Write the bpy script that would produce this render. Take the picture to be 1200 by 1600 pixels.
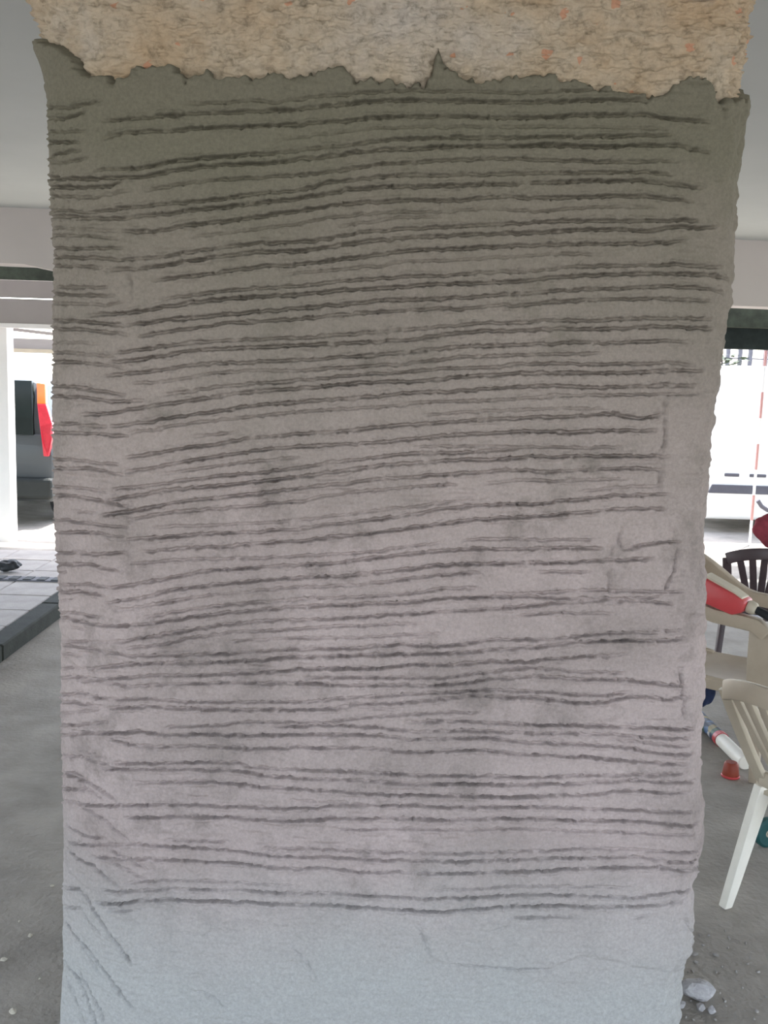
import bpy, bmesh, math, random
import numpy as np
from mathutils import Vector, Matrix

# ------------------------------------------------------------------ reset
for o in list(bpy.data.objects):
    bpy.data.objects.remove(o, do_unlink=True)
scene = bpy.context.scene
COL = scene.collection
random.seed(7)
rng = np.random.default_rng(11)

# ------------------------------------------------------------------ camera
FPX, CAMH, PITCH, ROLL = 1550.0, 1.70, math.radians(8.2), math.radians(1.8)
fwd = Vector((0, math.cos(PITCH), -math.sin(PITCH)))
up0 = Vector((0, math.sin(PITCH), math.cos(PITCH)))
rt0 = Vector((1, 0, 0))
RT = rt0 * math.cos(ROLL) + up0 * math.sin(ROLL)
UP = up0 * math.cos(ROLL) - rt0 * math.sin(ROLL)
cam_data = bpy.data.cameras.new('camera')
cam = bpy.data.objects.new('camera', cam_data)
COL.objects.link(cam)
m = Matrix.Identity(4)
for i in range(3):
    m[i][0], m[i][1], m[i][2] = RT[i], UP[i], -fwd[i]
m[2][3] = CAMH
cam.matrix_world = m
cam_data.sensor_fit = 'VERTICAL'
cam_data.sensor_height = 24.0
cam_data.lens = 24.0 * FPX / 1600.0
cam_data.clip_end = 300
scene.camera = cam

# ------------------------------------------------------------------ light
world = bpy.data.worlds.new('world')
scene.world = world
world.use_nodes = True
wn = world.node_tree
bg = wn.nodes['Background']
sky = wn.nodes.new('ShaderNodeTexSky')
sky.sky_type = 'NISHITA'
sky.sun_disc = False
sky.sun_elevation = math.radians(62)
sky.sun_rotation = math.radians(12)
sky.air_density = 1.0
sky.dust_density = 1.6
sky.ozone_density = 1.0
hsv = wn.nodes.new('ShaderNodeHueSaturation')
hsv.inputs['Saturation'].default_value = 0.60          # thin white haze
wn.links.new(sky.outputs[0], hsv.inputs['Color'])
wn.links.new(hsv.outputs[0], bg.inputs[0])
bg.inputs[1].default_value = 0.42
sun_data = bpy.data.lights.new('sun', 'SUN')
sun_data.energy = 7.0
sun_data.angle = math.radians(2.0)
sun_data.color = (1.0, 0.96, 0.90)
sun = bpy.data.objects.new('sun', sun_data)
COL.objects.link(sun)
sun_dir = Vector((0.24, 0.34, 0.91))          # towards the sun: high, beyond the building
sun.rotation_euler = sun_dir.to_track_quat('Z', 'Y').to_euler()
scene.view_settings.view_transform = 'Standard'
scene.view_settings.look = 'None'
scene.view_settings.gamma = 1.0
scene.view_settings.use_curve_mapping = False
scene.view_settings.exposure = 1.5

# ------------------------------------------------------------------ helpers
def ray(px, py):
    return RT * ((px - 600) / FPX) + UP * ((800 - py) / FPX) + fwd
def on_floor(px, py, z=0.0):
    d = ray(px, py)
    return Vector((0, 0, CAMH)) + d * ((z - CAMH) / d.z)
def on_depth(px, py, y):
    d = ray(px, py)
    return Vector((0, 0, CAMH)) + d * (y / d.y)

def tag(o, label=None, cat=None, group=None, kind=None):
    if label: o['label'] = label
    if cat: o['category'] = cat
    if group: o['group'] = group
    if kind: o['kind'] = kind
    return o
def empty(name, loc, rz=0.0):
    o = bpy.data.objects.new(name, None)
    o.location = loc
    o.rotation_euler = (0, 0, rz)
    o.empty_display_size = 0.1
    COL.objects.link(o)
    return o
def link(name, me, mat, parent=None):
    o = bpy.data.objects.new(name, me)
    if mat is not None and not me.materials: me.materials.append(mat)
    COL.objects.link(o)
    if parent is not None: o.parent = parent
    return o

class MB:
    def __init__(s): s.v = []; s.f = []
    def add(s, v, f):
        n = len(s.v); s.v += [tuple(p) for p in v]; s.f += [tuple(i + n for i in q) for q in f]; return s
    def box(s, a, b):
        x0, y0, z0 = a; x1, y1, z1 = b
        v = [(x0,y0,z0),(x1,y0,z0),(x1,y1,z0),(x0,y1,z0),(x0,y0,z1),(x1,y0,z1),(x1,y1,z1),(x0,y1,z1)]
        return s.add(v, [(0,3,2,1),(4,5,6,7),(0,1,5,4),(1,2,6,5),(2,3,7,6),(3,0,4,7)])
    def prism(s, poly, axis, a, b):
        """poly: list of 2D points, extruded along axis 'x','y' or 'z' from a to b"""
        def P(p, t): return {'x': (t, p[0], p[1]), 'y': (p[0], t, p[1]), 'z': (p[0], p[1], t)}[axis]
        n = len(poly)
        v = [P(p, a) for p in poly] + [P(p, b) for p in poly]
        f = [tuple(range(n))[::-1], tuple(range(n, 2 * n))] + [(i, (i + 1) % n, n + (i + 1) % n, n + i) for i in range(n)]
        return s.add(v, f)
    def sweep(s, pts, w, t, side):
        """rectangular section (w along side, t across) swept along pts"""
        pts = [Vector(p) for p in pts]; n = len(pts)
        ws = w if isinstance(w, (list, tuple)) else [w] * n
        ts = t if isinstance(t, (list, tuple)) else [t] * n
        v = []
        for i, p in enumerate(pts):
            tg = (pts[min(i + 1, n - 1)] - pts[max(i - 1, 0)]).normalized()
            sd = Vector(side); sd = (sd - tg * sd.dot(tg)).normalized()
            nn = tg.cross(sd)
            a, b = ws[i] / 2, ts[i] / 2
            v += [p + sd * a + nn * b, p - sd * a + nn * b, p - sd * a - nn * b, p + sd * a - nn * b]
        f = [(0, 1, 2, 3), tuple(4 * n - 4 + k for k in (3, 2, 1, 0))]
        for i in range(n - 1):
            for k in range(4):
                f.append((4*i+k, 4*i+4+k, 4*i+4+(k+1)%4, 4*i+(k+1)%4))
        return s.add(v, f)
    def tube(s, pts, r, n=10):
        pts = [Vector(p) for p in pts]; m_ = len(pts)
        rs = r if isinstance(r, (list, tuple)) else [r] * m_
        v = []
        for i, p in enumerate(pts):
            tg = (pts[min(i + 1, m_ - 1)] - pts[max(i - 1, 0)]).normalized()
            a = tg.orthogonal() if abs(tg.z) > .9 else tg.cross(Vector((0, 0, 1)))
            a.normalize(); b = tg.cross(a)
            v += [p + (a * math.cos(2*math.pi*k/n) + b * math.sin(2*math.pi*k/n)) * rs[i] for k in range(n)]
        f = [tuple(range(n))[::-1], tuple(range((m_-1)*n, m_*n))]
        for i in range(m_ - 1):
            for k in range(n):
                f.append((i*n+k, i*n+(k+1)%n, (i+1)*n+(k+1)%n, (i+1)*n+k))
        return s.add(v, f)
    def lathe(s, prof, n=24, axis='z', c=(0, 0, 0)):
        v = []; m_ = len(prof)
        for r, h in prof:
            for k in range(n):
                a = 2*math.pi*k/n; p = (r*math.cos(a), r*math.sin(a), h)
                if axis == 'x': p = (p[2], p[0], p[1])
                if axis == 'y': p = (p[1], p[2], p[0])
                v.append((p[0]+c[0], p[1]+c[1], p[2]+c[2]))
        f = [tuple(range(n))[::-1], tuple(range((m_-1)*n, m_*n))]
        for i in range(m_-1):
            for k in range(n):
                f.append((i*n+k, i*n+(k+1)%n, (i+1)*n+(k+1)%n, (i+1)*n+k))
        return s.add(v, f)
    def mesh(s, name, smooth=False, bevel=0.0, seg=2):
        me = bpy.data.meshes.new(name)
        me.from_pydata(s.v, [], s.f)
        bm = bmesh.new(); bm.from_mesh(me)
        bmesh.ops.recalc_face_normals(bm, faces=bm.faces)
        if bevel:
            ed = [e for e in bm.edges if len(e.link_faces) == 2 and e.calc_face_angle(0) > 0.5]
            bmesh.ops.bevel(bm, geom=ed, offset=bevel, segments=seg, profile=0.5, affect='EDGES', clamp_overlap=True)
        bm.to_mesh(me); bm.free()
        if smooth:
            me.polygons.foreach_set('use_smooth', [True] * len(me.polygons))
            try: me.set_sharp_from_angle(angle=math.radians(38))
            except Exception: pass
        return me
    def build(s, name, mat, parent=None, smooth=False, bevel=0.0, seg=2):
        return link(name, s.mesh(name, smooth, bevel, seg), mat, parent)

# ------------------------------------------------------------------ materials
def material(name, base, rough=0.85, var=0.0, scale=8.0, base2=None, bump=0.0, bscale=60.0, spec=0.3, metal=0.0, coat=0.0):
    mt = bpy.data.materials.new(name); mt.use_nodes = True
    nt = mt.node_tree; b = nt.nodes['Principled BSDF']
    b.inputs['Roughness'].default_value = rough
    b.inputs['Metallic'].default_value = metal
    b.inputs['Specular IOR Level'].default_value = spec
    b.inputs['Coat Weight'].default_value = coat
    tc = nt.nodes.new('ShaderNodeTexCoord')
    if base2 is None: base2 = tuple(max(0, c * (1 - var)) for c in base)
    nz = nt.nodes.new('ShaderNodeTexNoise'); nz.inputs['Scale'].default_value = scale
    nz.inputs['Detail'].default_value = 6; nz.inputs['Roughness'].default_value = 0.6
    nt.links.new(tc.outputs['Object'], nz.inputs['Vector'])
    rp = nt.nodes.new('ShaderNodeValToRGB')
    rp.color_ramp.elements[0].position = 0.35; rp.color_ramp.elements[0].color = (*base2, 1)
    rp.color_ramp.elements[1].position = 0.65; rp.color_ramp.elements[1].color = (*base, 1)
    nt.links.new(nz.outputs['Fac'], rp.inputs['Fac'])
    nt.links.new(rp.outputs['Color'], b.inputs['Base Color'])
    if bump:
        n2 = nt.nodes.new('ShaderNodeTexNoise'); n2.inputs['Scale'].default_value = bscale
        n2.inputs['Detail'].default_value = 5
        nt.links.new(tc.outputs['Object'], n2.inputs['Vector'])
        bp = nt.nodes.new('ShaderNodeBump'); bp.inputs['Strength'].default_value = 1.0
        bp.inputs['Distance'].default_value = bump
        nt.links.new(n2.outputs['Fac'], bp.inputs['Height'])
        nt.links.new(bp.outputs['Normal'], b.inputs['Normal'])
    return mt

M = {}
M['floor'] = material('dusty_concrete', (0.35, 0.318, 0.28), 0.95, base2=(0.245, 0.222, 0.195), scale=3.5, bump=0.006, bscale=45)
M['pave'] = material('paving_stone', (0.40, 0.37, 0.35), 0.9, var=0.2, scale=6, bump=0.002, bscale=80)
M['kerb'] = material('dark_kerb', (0.032, 0.035, 0.029), 0.9, var=0.35, scale=12, bump=0.002, bscale=60)
M['ceil'] = material('painted_plaster', (0.40, 0.425, 0.415), 0.9, var=0.06, scale=1.2, bump=0.0006, bscale=200)
M['beam'] = material('beam_paint', (0.47, 0.452, 0.44), 0.9, var=0.05, scale=2.0, bump=0.0006, bscale=200)
M['darkband'] = material('dark_band', (0.045, 0.058, 0.045), 0.85, var=0.5, scale=9)
M['darkband2'] = material('dark_band_lower', (0.022, 0.034, 0.034), 0.8, var=0.4, scale=9)
M['white'] = material('white_paint', (0.80, 0.79, 0.78), 0.6, var=0.04, scale=3)
M['panel'] = material('pale_panel', (0.36, 0.335, 0.33), 0.7, var=0.05, scale=4)
M['cream'] = material('cream_plastic', (0.50, 0.44, 0.345), 0.45, var=0.10, scale=9, spec=0.4)
M['whiteplastic'] = material('off_white_plastic', (0.78, 0.74, 0.66), 0.5, var=0.08, scale=12, spec=0.4)
M['beige'] = material('beige_plastic', (0.40, 0.33, 0.25), 0.5, var=0.12, scale=8, spec=0.4)
M['brown'] = material('dark_brown_plastic', (0.060, 0.040, 0.045), 0.45, var=0.3, scale=10, spec=0.4)
M['red'] = material('red_plastic', (0.50, 0.055, 0.060), 0.4, var=0.15, scale=6, spec=0.5)
M['redcloth'] = material('maroon_cloth', (0.26, 0.045, 0.065), 0.95, var=0.35, scale=14)
M['black'] = material('black_rubber', (0.016, 0.019, 0.022), 0.6, var=0.3, scale=15)
M['navy'] = material('navy_cloth', (0.018, 0.028, 0.075), 0.9, var=0.4, scale=20)
M['teal'] = material('teal_plastic', (0.02, 0.085, 0.085), 0.5, var=0.3, scale=10)
M['orange'] = material('orange_lens', (0.62, 0.12, 0.015), 0.25, var=0.2, scale=15, spec=0.6)
M['lensred'] = material('red_lens', (0.55, 0.02, 0.04), 0.25, var=0.25, scale=20, spec=0.6)
M['glass_dark'] = material('dark_car_glass', (0.010, 0.015, 0.014), 0.30, var=0.2, scale=4, spec=0.2)
M['carpaint'] = material('grey_car_paint', (0.050, 0.058, 0.064), 0.45, var=0.05, scale=3, coat=0.15)
M['carblack'] = material('black_bumper_plastic', (0.016, 0.020, 0.020), 0.6, var=0.2, scale=10)
M['chrome'] = material('bare_metal', (0.6, 0.6, 0.6), 0.3, metal=0.9)
M['vanwhite'] = material('white_van_paint', (0.86, 0.86, 0.86), 0.35, var=0.02, scale=2, coat=0.4)
M['vanstrip'] = material('grey_rub_strip', (0.10, 0.10, 0.125), 0.6, var=0.2, scale=8)
M['pink'] = material('faded_red_paint', (0.55, 0.30, 0.28), 0.7, var=0.15, scale=8)
M['steel'] = material('dull_steel', (0.10, 0.10, 0.12), 0.6, var=0.2, scale=10)
M['chip'] = material('dusty_chip', (0.36, 0.335, 0.31), 0.95, var=0.3, scale=40)
M['stone'] = material('mortar_rubble', (0.45, 0.43, 0.43), 0.95, var=0.30, scale=30, bump=0.004, bscale=120)
M['stonewarm'] = material('pale_rubble', (0.60, 0.55, 0.46), 0.95, var=0.30, scale=40, bump=0.003, bscale=150)
M['leaf'] = material('leaf_green', (0.03, 0.05, 0.03), 0.8, var=0.3, scale=10)

def mortar_material():
    mt = bpy.data.materials.new('fresh_mortar'); mt.use_nodes = True
    nt = mt.node_tree; b = nt.nodes['Principled BSDF']; L = nt.links.new
    b.inputs['Roughness'].default_value = 0.92; b.inputs['Specular IOR Level'].default_value = 0.25
    tc = nt.nodes.new('ShaderNodeTexCoord')
    def noise(sc, det=5, ro=0.6, vec=None):
        n = nt.nodes.new('ShaderNodeTexNoise'); n.inputs['Scale'].default_value = sc
        n.inputs['Detail'].default_value = det; n.inputs['Roughness'].default_value = ro
        L(vec or tc.outputs['Object'], n.inputs['Vector']); return n
    def mix(fac, a, c):
        mx = nt.nodes.new('ShaderNodeMix'); mx.data_type = 'RGBA'
        L(fac, mx.inputs['Factor'])
        for k, v in ((6, a), (7, c)):
            if isinstance(v, tuple): mx.inputs[k].default_value = (*v, 1)
            else: L(v, mx.inputs[k])
        return mx.outputs[2]
    def ramp(src, p0, p1):
        r = nt.nodes.new('ShaderNodeMapRange'); r.inputs[1].default_value = p0; r.inputs[2].default_value = p1
        L(src, r.inputs[0]); return r.outputs[0]
    # blotches of wetter and drier mortar
    n1 = noise(2.6, 6, 0.62)
    c1 = mix(ramp(n1.outputs['Fac'], 0.35, 0.66), DRY, DAMP)
    n9 = noise(8.0, 6, 0.68); st9 = ramp(n9.outputs['Fac'], 0.53, 0.74)
    c1 = mix(st9, c1, (0.225, 0.190, 0.178))
    # mortar colour darkens gradually high on the pillar, with an irregular lower limit
    sep = nt.nodes.new('ShaderNodeSeparateXYZ'); L(tc.outputs['Object'], sep.inputs[0])
    n3 = noise(1.7, 4, 0.6)
    add = nt.nodes.new('ShaderNodeMath'); add.operation = 'MULTIPLY_ADD'
    L(n3.outputs['Fac'], add.inputs[0]); add.inputs[1].default_value = 0.5; L(sep.outputs['Z'], add.inputs[2])
    c2 = mix(ramp(add.outputs[0], 1.50, 2.42), c1, TOP_TONE)
    # paler mortar colour near the floor
    c3 = mix(ramp(add.outputs[0], 0.85, 0.45), c2, PALE)
    n2 = noise(140, 3, 0.7)
    mul = nt.nodes.new('ShaderNodeMix'); mul.data_type = 'RGBA'; mul.blend_type = 'MULTIPLY'
    mul.inputs['Factor'].default_value = 0.35
    L(c3, mul.inputs[6]); L(n2.outputs['Color'], mul.inputs[7])
    gr = nt.nodes.new('ShaderNodeRGBToBW'); L(n2.outputs['Color'], gr.inputs[0])
    r2 = ramp(gr.outputs[0], 0.25, 0.75)
    cmb = nt.nodes.new('ShaderNodeCombineColor'); [L(r2, cmb.inputs[i]) for i in range(3)]
    L(cmb.outputs[0], mul.inputs[7])
    L(mul.outputs[2], b.inputs['Base Color'])
    nb = noise(260, 4, 0.7); bp = nt.nodes.new('ShaderNodeBump')
    bp.inputs['Strength'].default_value = 0.8; bp.inputs['Distance'].default_value = 0.0015
    L(nb.outputs['Fac'], bp.inputs['Height']); L(bp.outputs['Normal'], b.inputs['Normal'])
    return mt
DRY = (0.445, 0.370, 0.358); DAMP = (0.315, 0.265, 0.250); TOP_TONE = (0.185, 0.178, 0.136); PALE = (0.405, 0.400, 0.388)
M['mortar'] = mortar_material()

def old_concrete_material():
    mt = bpy.data.materials.new('weathered_concrete'); mt.use_nodes = True
    nt = mt.node_tree; b = nt.nodes['Principled BSDF']; L = nt.links.new
    b.inputs['Roughness'].default_value = 0.95; b.inputs['Specular IOR Level'].default_value = 0.2
    tc = nt.nodes.new('ShaderNodeTexCoord')
    def noise(sc, det=5, ro=0.6):
        n = nt.nodes.new('ShaderNodeTexNoise'); n.inputs['Scale'].default_value = sc
        n.inputs['Detail'].default_value = det; n.inputs['Roughness'].default_value = ro
        L(tc.outputs['Object'], n.inputs['Vector']); return n.outputs['Fac']
    def ramp(src, stops):
        r = nt.nodes.new('ShaderNodeValToRGB'); e = r.color_ramp.elements
        e[0].position, e[0].color = stops[0][0], (*stops[0][1], 1)
        e[1].position, e[1].color = stops[-1][0], (*stops[-1][1], 1)
        for p, c in stops[1:-1]:
            k = e.new(p); k.color = (*c, 1)
        L(src, r.inputs[0]); return r.outputs[0]
    big = ramp(noise(2.3, 5, 0.6), [(0.28, (0.50, 0.475, 0.44)), (0.44, (0.49, 0.43, 0.34)), (0.58, (0.46, 0.36, 0.245)), (0.74, (0.52, 0.49, 0.45))])
    sm = ramp(noise(42, 6, 0.7), [(0.30, (0.40, 0.40, 0.37)), (0.47, (0.95, 0.94, 0.92)), (0.72, (1.15, 1.14, 1.12))])
    mul = nt.nodes.new('ShaderNodeMix'); mul.data_type = 'RGBA'; mul.blend_type = 'MULTIPLY'; mul.inputs['Factor'].default_value = 0.8
    L(big, mul.inputs[6]); L(sm, mul.inputs[7])
    # scattered brick-red aggregate
    vo = nt.nodes.new('ShaderNodeTexVoronoi'); vo.inputs['Scale'].default_value = 60
    L(tc.outputs['Object'], vo.inputs['Vector'])
    sep = nt.nodes.new('ShaderNodeSeparateColor'); L(vo.outputs['Color'], sep.inputs[0])
    gt = nt.nodes.new('ShaderNodeMath'); gt.operation = 'GREATER_THAN'; gt.inputs[1].default_value = 0.986
    L(sep.outputs[0], gt.inputs[0])
    mx = nt.nodes.new('ShaderNodeMix'); mx.data_type = 'RGBA'
    L(gt.outputs[0], mx.inputs['Factor']); L(mul.outputs[2], mx.inputs[6]); mx.inputs[7].default_value = (0.52, 0.30, 0.20, 1)
    L(mx.outputs[2], b.inputs['Base Color'])
    bp = nt.nodes.new('ShaderNodeBump'); bp.inputs['Strength'].default_value = 1.0; bp.inputs['Distance'].default_value = 0.004
    L(noise(150, 5, 0.7), bp.inputs['Height']); L(bp.outputs['Normal'], b.inputs['Normal'])
    return mt
M['oldconcrete'] = old_concrete_material()

# ================================================================== SETTING
KX = -2.12                                     # kerb line: paving to its left is 10 cm higher
mb = MB().box((-60, -40, -0.2), (60, 90, 0.0))
floor = mb.build('floor', M['floor']); tag(floor, kind='structure')

# ceiling slab and beams
ceil = MB().box((-9, -2.6, 2.90), (9, 8.9, 3.25)).build('ceiling', M['ceil']); tag(ceil, kind='structure')
def beam_between(name, x0, y0, x1, y1, z0, z1, th, mat):
    d = Vector((x1-x0, y1-y0, 0)).normalized(); n = Vector((-d.y, d.x, 0)) * th
    poly = [(x0, y0), (x1, y1), (x1+n.x, y1+n.y), (x0+n.x, y0+n.y)]
    o = MB().prism(poly, 'z', z0, z1).build(name, mat); tag(o, kind='structure'); return o
dirb = ((3.08+2.98), (8.83-8.29))
def by(x): return 8.29 + (x + 2.98) * dirb[1] / dirb[0]

# edge beam: straight on the right, with a drooping haunch towards the pillar on the left
zr = on_depth(1160, 478, by(3.0)).z
def beam_profile(name, x0, x1, low, mat):
    """beam whose lower edge follows low(x)"""
    xs = np.linspace(x0, x1, 40); v = []; f = []
    for x in xs:
        y = by(x)
        v += [(x, y, low(x)), (x, y, 2.95), (x, y + 0.30, 2.95), (x, y + 0.30, low(x))]
    n = len(xs)
    for i in range(n - 1):
        for k in range(4):
            f.append((4*i+k, 4*i+(k+1) % 4, 4*i+4+(k+1) % 4, 4*i+4+k))
    f += [(0, 3, 2, 1), (4*n-4, 4*n-3, 4*n-2, 4*n-1)]
    o = MB().add(v, f).build(name, mat); tag(o, kind='structure'); return o
zl0 = on_depth(0, 411, by(-3.2)).z
zl1 = on_depth(84, 431, by(-2.7)).z
xl0 = on_depth(35, 411, by(-3.0)).x; xl1 = on_depth(86, 431, by(-2.7)).x
def low_l(x):
    t = min(max((x - xl0) / (xl1 - xl0), 0), 1)
    if x > xl1 + 0.5: return zr
    return zl0 + (zl1 - zl0) * t * t * (3 - 2 * t)
beam_profile('trim_1', -9, 9, low_l, M['beam'])
# dark bands that fill the opening's head behind the beam
def head_band(name, px0, px1, y0px, y1px, depth, mat, over=0.25):
    a = on_depth(px0, y1px[0], depth); b = on_depth(px1, y1px[1], depth)
    zt = max(on_depth(px0, y0px[0], depth).z, on_depth(px1, y0px[1], depth).z) + over
    o = MB().prism([(a.x, a.z), (b.x, b.z), (b.x, zt), (a.x, zt)], 'y', depth, depth + 0.18).build(name, mat)
    tag(o, kind='structure'); return o
head_band('trim_2', -520, 300, (400, 420), (440, 453), 9.05, M['darkband'])
head_band('trim_3', 900, 1700, (500, 500), (503, 528), 9.40, M['darkband'], 0.35)
head_band('trim_4', 900, 1700, (500, 500), (538, 561), 9.62, M['darkband2'], 0.15)
beam_between('trim_5', -9, -2.6, 9, -2.6, 2.55, 2.95, 0.3, M['beam'])

# raised paving on the left with its dark kerb
pv = MB().box((-14, 3.4, 0.0), (KX - 0.13, 8.6, 0.085)).build('floor_paving', M['floor']); tag(pv, kind='structure')
pav_mesh = MB().box((-0.196, -0.196, -0.03), (0.196, 0.196, 0.015)).mesh('paver', bevel=0.006, seg=1)
pav_mesh.materials.append(M['pave'])
k = 0
for ix in range(6):
    for iy in range(12):
        o = link('paver', pav_mesh, None, pv)
        o.location = (KX - 0.13 - 0.2 - 0.4 * ix, 3.6 + 0.4 * iy, 0.085 + random.uniform(-0.002, 0.002))
        o.rotation_euler = (random.uniform(-.004, .004), random.uniform(-.004, .004), random.uniform(-.006, .006))
kb = empty('kerb', (KX, 3.4, 0)); tag(kb, 'dark low kerb running along the edge of the raised paving', 'kerb')
kmesh = MB().box((-0.13, 0.006, 0.0), (0.0, 0.994, 0.10)).mesh('kerb_stone', bevel=0.008, seg=1)
kmesh.materials.append(M['kerb'])
for i in range(5):
    o = link('kerb_stone', kmesh, None, kb); o.location = (random.uniform(-.002, .002), i * 1.0, 0)

# ================================================================== PILLAR
def vnoise(nz, ns, cz, cs, seed):
    """value noise on a (nz, ns) grid, cz x cs cells, smooth, 0..1"""
    r = np.random.default_rng(seed)
    g = r.random((int(cz) + 3, int(cs) + 3))
    a = np.linspace(0, cz, nz); b = np.linspace(0, cs, ns)
    i = a.astype(int); j = b.astype(int); u = a - i; w = b - j
    u = u*u*(3-2*u); w = w*w*(3-2*w)
    U = u[:, None]; W = w[None, :]
    g00 = g[np.ix_(i, j)]; g01 = g[np.ix_(i, j+1)]; g10 = g[np.ix_(i+1, j)]; g11 = g[np.ix_(i+1, j+1)]
    return (g00*(1-W)+g01*W)*(1-U) + (g10*(1-W)+g11*W)*U
def smooth(a, b, x):
    t = np.clip((x - a) / (b - a), 0, 1); return t*t*(3-2*t)

YF, YB, HW = 2.20, 3.02, 0.762
# plan outline, left rear -> front -> right rear; left corner is a wide worn chamfer, right one a tight round
corner = [(-HW, YB), (-HW, 2.42), (-HW, 2.335), (-0.725, 2.285), (-0.655, 2.232), (-0.585, 2.206), (-0.50, YF),
          (0.60, YF), (0.675, 2.205), (0.722, 2.228), (0.752, 2.275), (HW, 2.35), (HW, 2.44), (HW, YB)]
P = np.array(corner)
for _ in range(3):                                  # Chaikin smoothing, ends kept
    Q = np.empty((2 * len(P) - 2, 2)); Q[0::2] = 0.75 * P[:-1] + 0.25 * P[1:]; Q[1::2] = 0.25 * P[:-1] + 0.75 * P[1:]
    P = np.vstack([P[:1], Q, P[-1:]])
arc = np.concatenate([[0], np.cumsum(np.linalg.norm(np.diff(P, axis=0), axis=1))])
# arc length where the detailed front begins and ends
sA = np.interp(2.40, -P[:, 1][:len(P)//2][::-1] * -1, arc[:len(P)//2][::-1]) if False else arc[np.argmin(np.abs(P[:len(P)//2, 1] - 2.42))]
half = len(P) // 2
sB = arc[half + np.argmin(np.abs(P[half:, 1] - 2.44))]
s_cols = np.concatenate([np.linspace(0, sA, 10)[:-1], np.linspace(sA, sB, 500), np.linspace(sB, arc[-1], 10)[1:]])
jA, jB = 9, 9 + 500
PX = np.interp(s_cols, arc, P[:, 0]); PY = np.interp(s_cols, arc, P[:, 1])
TX = np.gradient(PX, s_cols); TY = np.gradient(PY, s_cols); TL = np.hypot(TX, TY)
NX, NY = TY / TL, -TX / TL                          # outward normal
mono = (PY < 2.6)
xs_f, ys_f, ss_f = PX[mono], PY[mono], s_cols[mono]
keep = np.concatenate([[True], np.diff(np.maximum.accumulate(xs_f)) > 1e-6])
xs_f, ys_f, ss_f = xs_f[keep], ys_f[keep], ss_f[keep]
def pix_to_sz(px, py):
    y = YF
    for _ in range(8):
        p = on_depth(px, py, y); y = float(np.interp(p.x, xs_f, ys_f))
    return float(np.interp(p.x, xs_f, ss_f)), p.z

# silhouettes read off the photograph -> sideways bulge of each edge with height
SIL_L = [(0, 28), (30, 42), (70, 58), (110, 71), (160, 79), (250, 82), (400, 85), (500, 84), (600, 86), (700, 88), (800, 93), (900, 97), (1000, 99), (1100, 101), (1200, 103), (1300, 106), (1400, 103), (1500, 102), (1600, 98)]
SIL_R = [(0, 1178), (60, 1170), (110, 1163), (140, 1160), (200, 1152), (250, 1146), (300, 1140), (350, 1138), (400, 1132), (450, 1128), (480, 1125), (540, 1116), (600, 1111), (640, 1106), (700, 1100), (760, 1093), (850, 1092), (900, 1092), (1000, 1088), (1100, 1083), (1150, 1081), (1200, 1082), (1250, 1087), (1280, 1088), (1320, 1079), (1350, 1073), (1400, 1075), (1440, 1072), (1460, 1061), (1500, 1056), (1530, 1055), (1570, 1051), (1600, 1045)]
zl = []; xl = []; zr_ = []; xr_ = []
for y, x in SIL_L:
    p = on_depth(x, y, 2.37); zl.append(p.z); xl.append(p.x + HW)
for y, x in SIL_R:
    p = on_depth(x, y, 2.38); zr_.append(p.z); xr_.append(p.x - HW)
def dxL(z): return np.interp(z, zl[::-1], xl[::-1])
def dxR(z): return np.interp(z, zr_[::-1], xr_[::-1])

def pillar_mesh(name, zrows, disp, keep_faces, mat, smooth_shade=True):
    nz, ns = disp.shape
    Z = np.repeat(zrows[:, None], ns, 1)
    wl = smooth(-0.35, -0.74, PX)[None, :]; wr = smooth(0.35, 0.74, PX)[None, :]
    X = PX[None, :] + NX[None, :] * disp + dxL(Z) * wl + dxR(Z) * wr
    Y = PY[None, :] + NY[None, :] * disp
    V = np.stack([X, Y, Z], -1).reshape(-1, 3)
    I = np.arange(nz * ns).reshape(nz, ns)
    q = np.stack([I[:-1, :-1], I[:-1, 1:], I[1:, 1:], I[1:, :-1]], -1)
    q = q[keep_faces].reshape(-1, 4)
    # rear face closes the loop
    Bk = np.stack([I[:-1, -1], I[:-1, 0], I[1:, 0], I[1:, -1]], -1)[keep_faces[:, 0] & keep_faces[:, -1]]
    q = np.vstack([q, Bk])
    used = np.unique(q); remap = np.zeros(nz * ns, dtype=np.int64); remap[used] = np.arange(len(used))
    V = V[used]; q = remap[q]
    me = bpy.data.meshes.new(name)
    me.vertices.add(len(V)); me.vertices.foreach_set('co', V.astype(np.float32).ravel())
    me.loops.add(q.size); me.loops.foreach_set('vertex_index', q.astype(np.int32).ravel())
    me.polygons.add(len(q)); me.polygons.foreach_set('loop_start', np.arange(0, q.size, 4, dtype=np.int32))
    me.polygons.foreach_set('use_smooth', np.full(len(q), smooth_shade))
    me.update(calc_edges=True); me.validate()
    me.materials.append(mat)
    return me

# ragged upper edge of the new mortar (pixels of the photograph)
EDGE = [(30, 70), (66, 72), (85, 62), (102, 60), (125, 74), (140, 95), (165, 114), (205, 122), (216, 108), (240, 104), (265, 97), (281, 104), (292, 119), (308, 108), (325, 107), (335, 118), (380, 117), (412, 114), (440, 110), (453, 125), (466, 117), (490, 108), (528, 94), (547, 103), (556, 118), (582, 120), (610, 124), (640, 130), (664, 126), (675, 106), (684, 73), (694, 94), (720, 109), (747, 118), (800, 116), (860, 111), (882, 118), (900, 122), (940, 127), (985, 138), (1010, 144), (1040, 131), (1080, 113), (1100, 124), (1106, 146), (1130, 152), (1160, 140), (1185, 140)]
es, ez = zip(*[pix_to_sz(x, y) for x, y in EDGE])
es = np.maximum.accumulate(np.array(es) + np.arange(len(es)) * 1e-5)
zb = np.interp(s_cols, es, ez)

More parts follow.
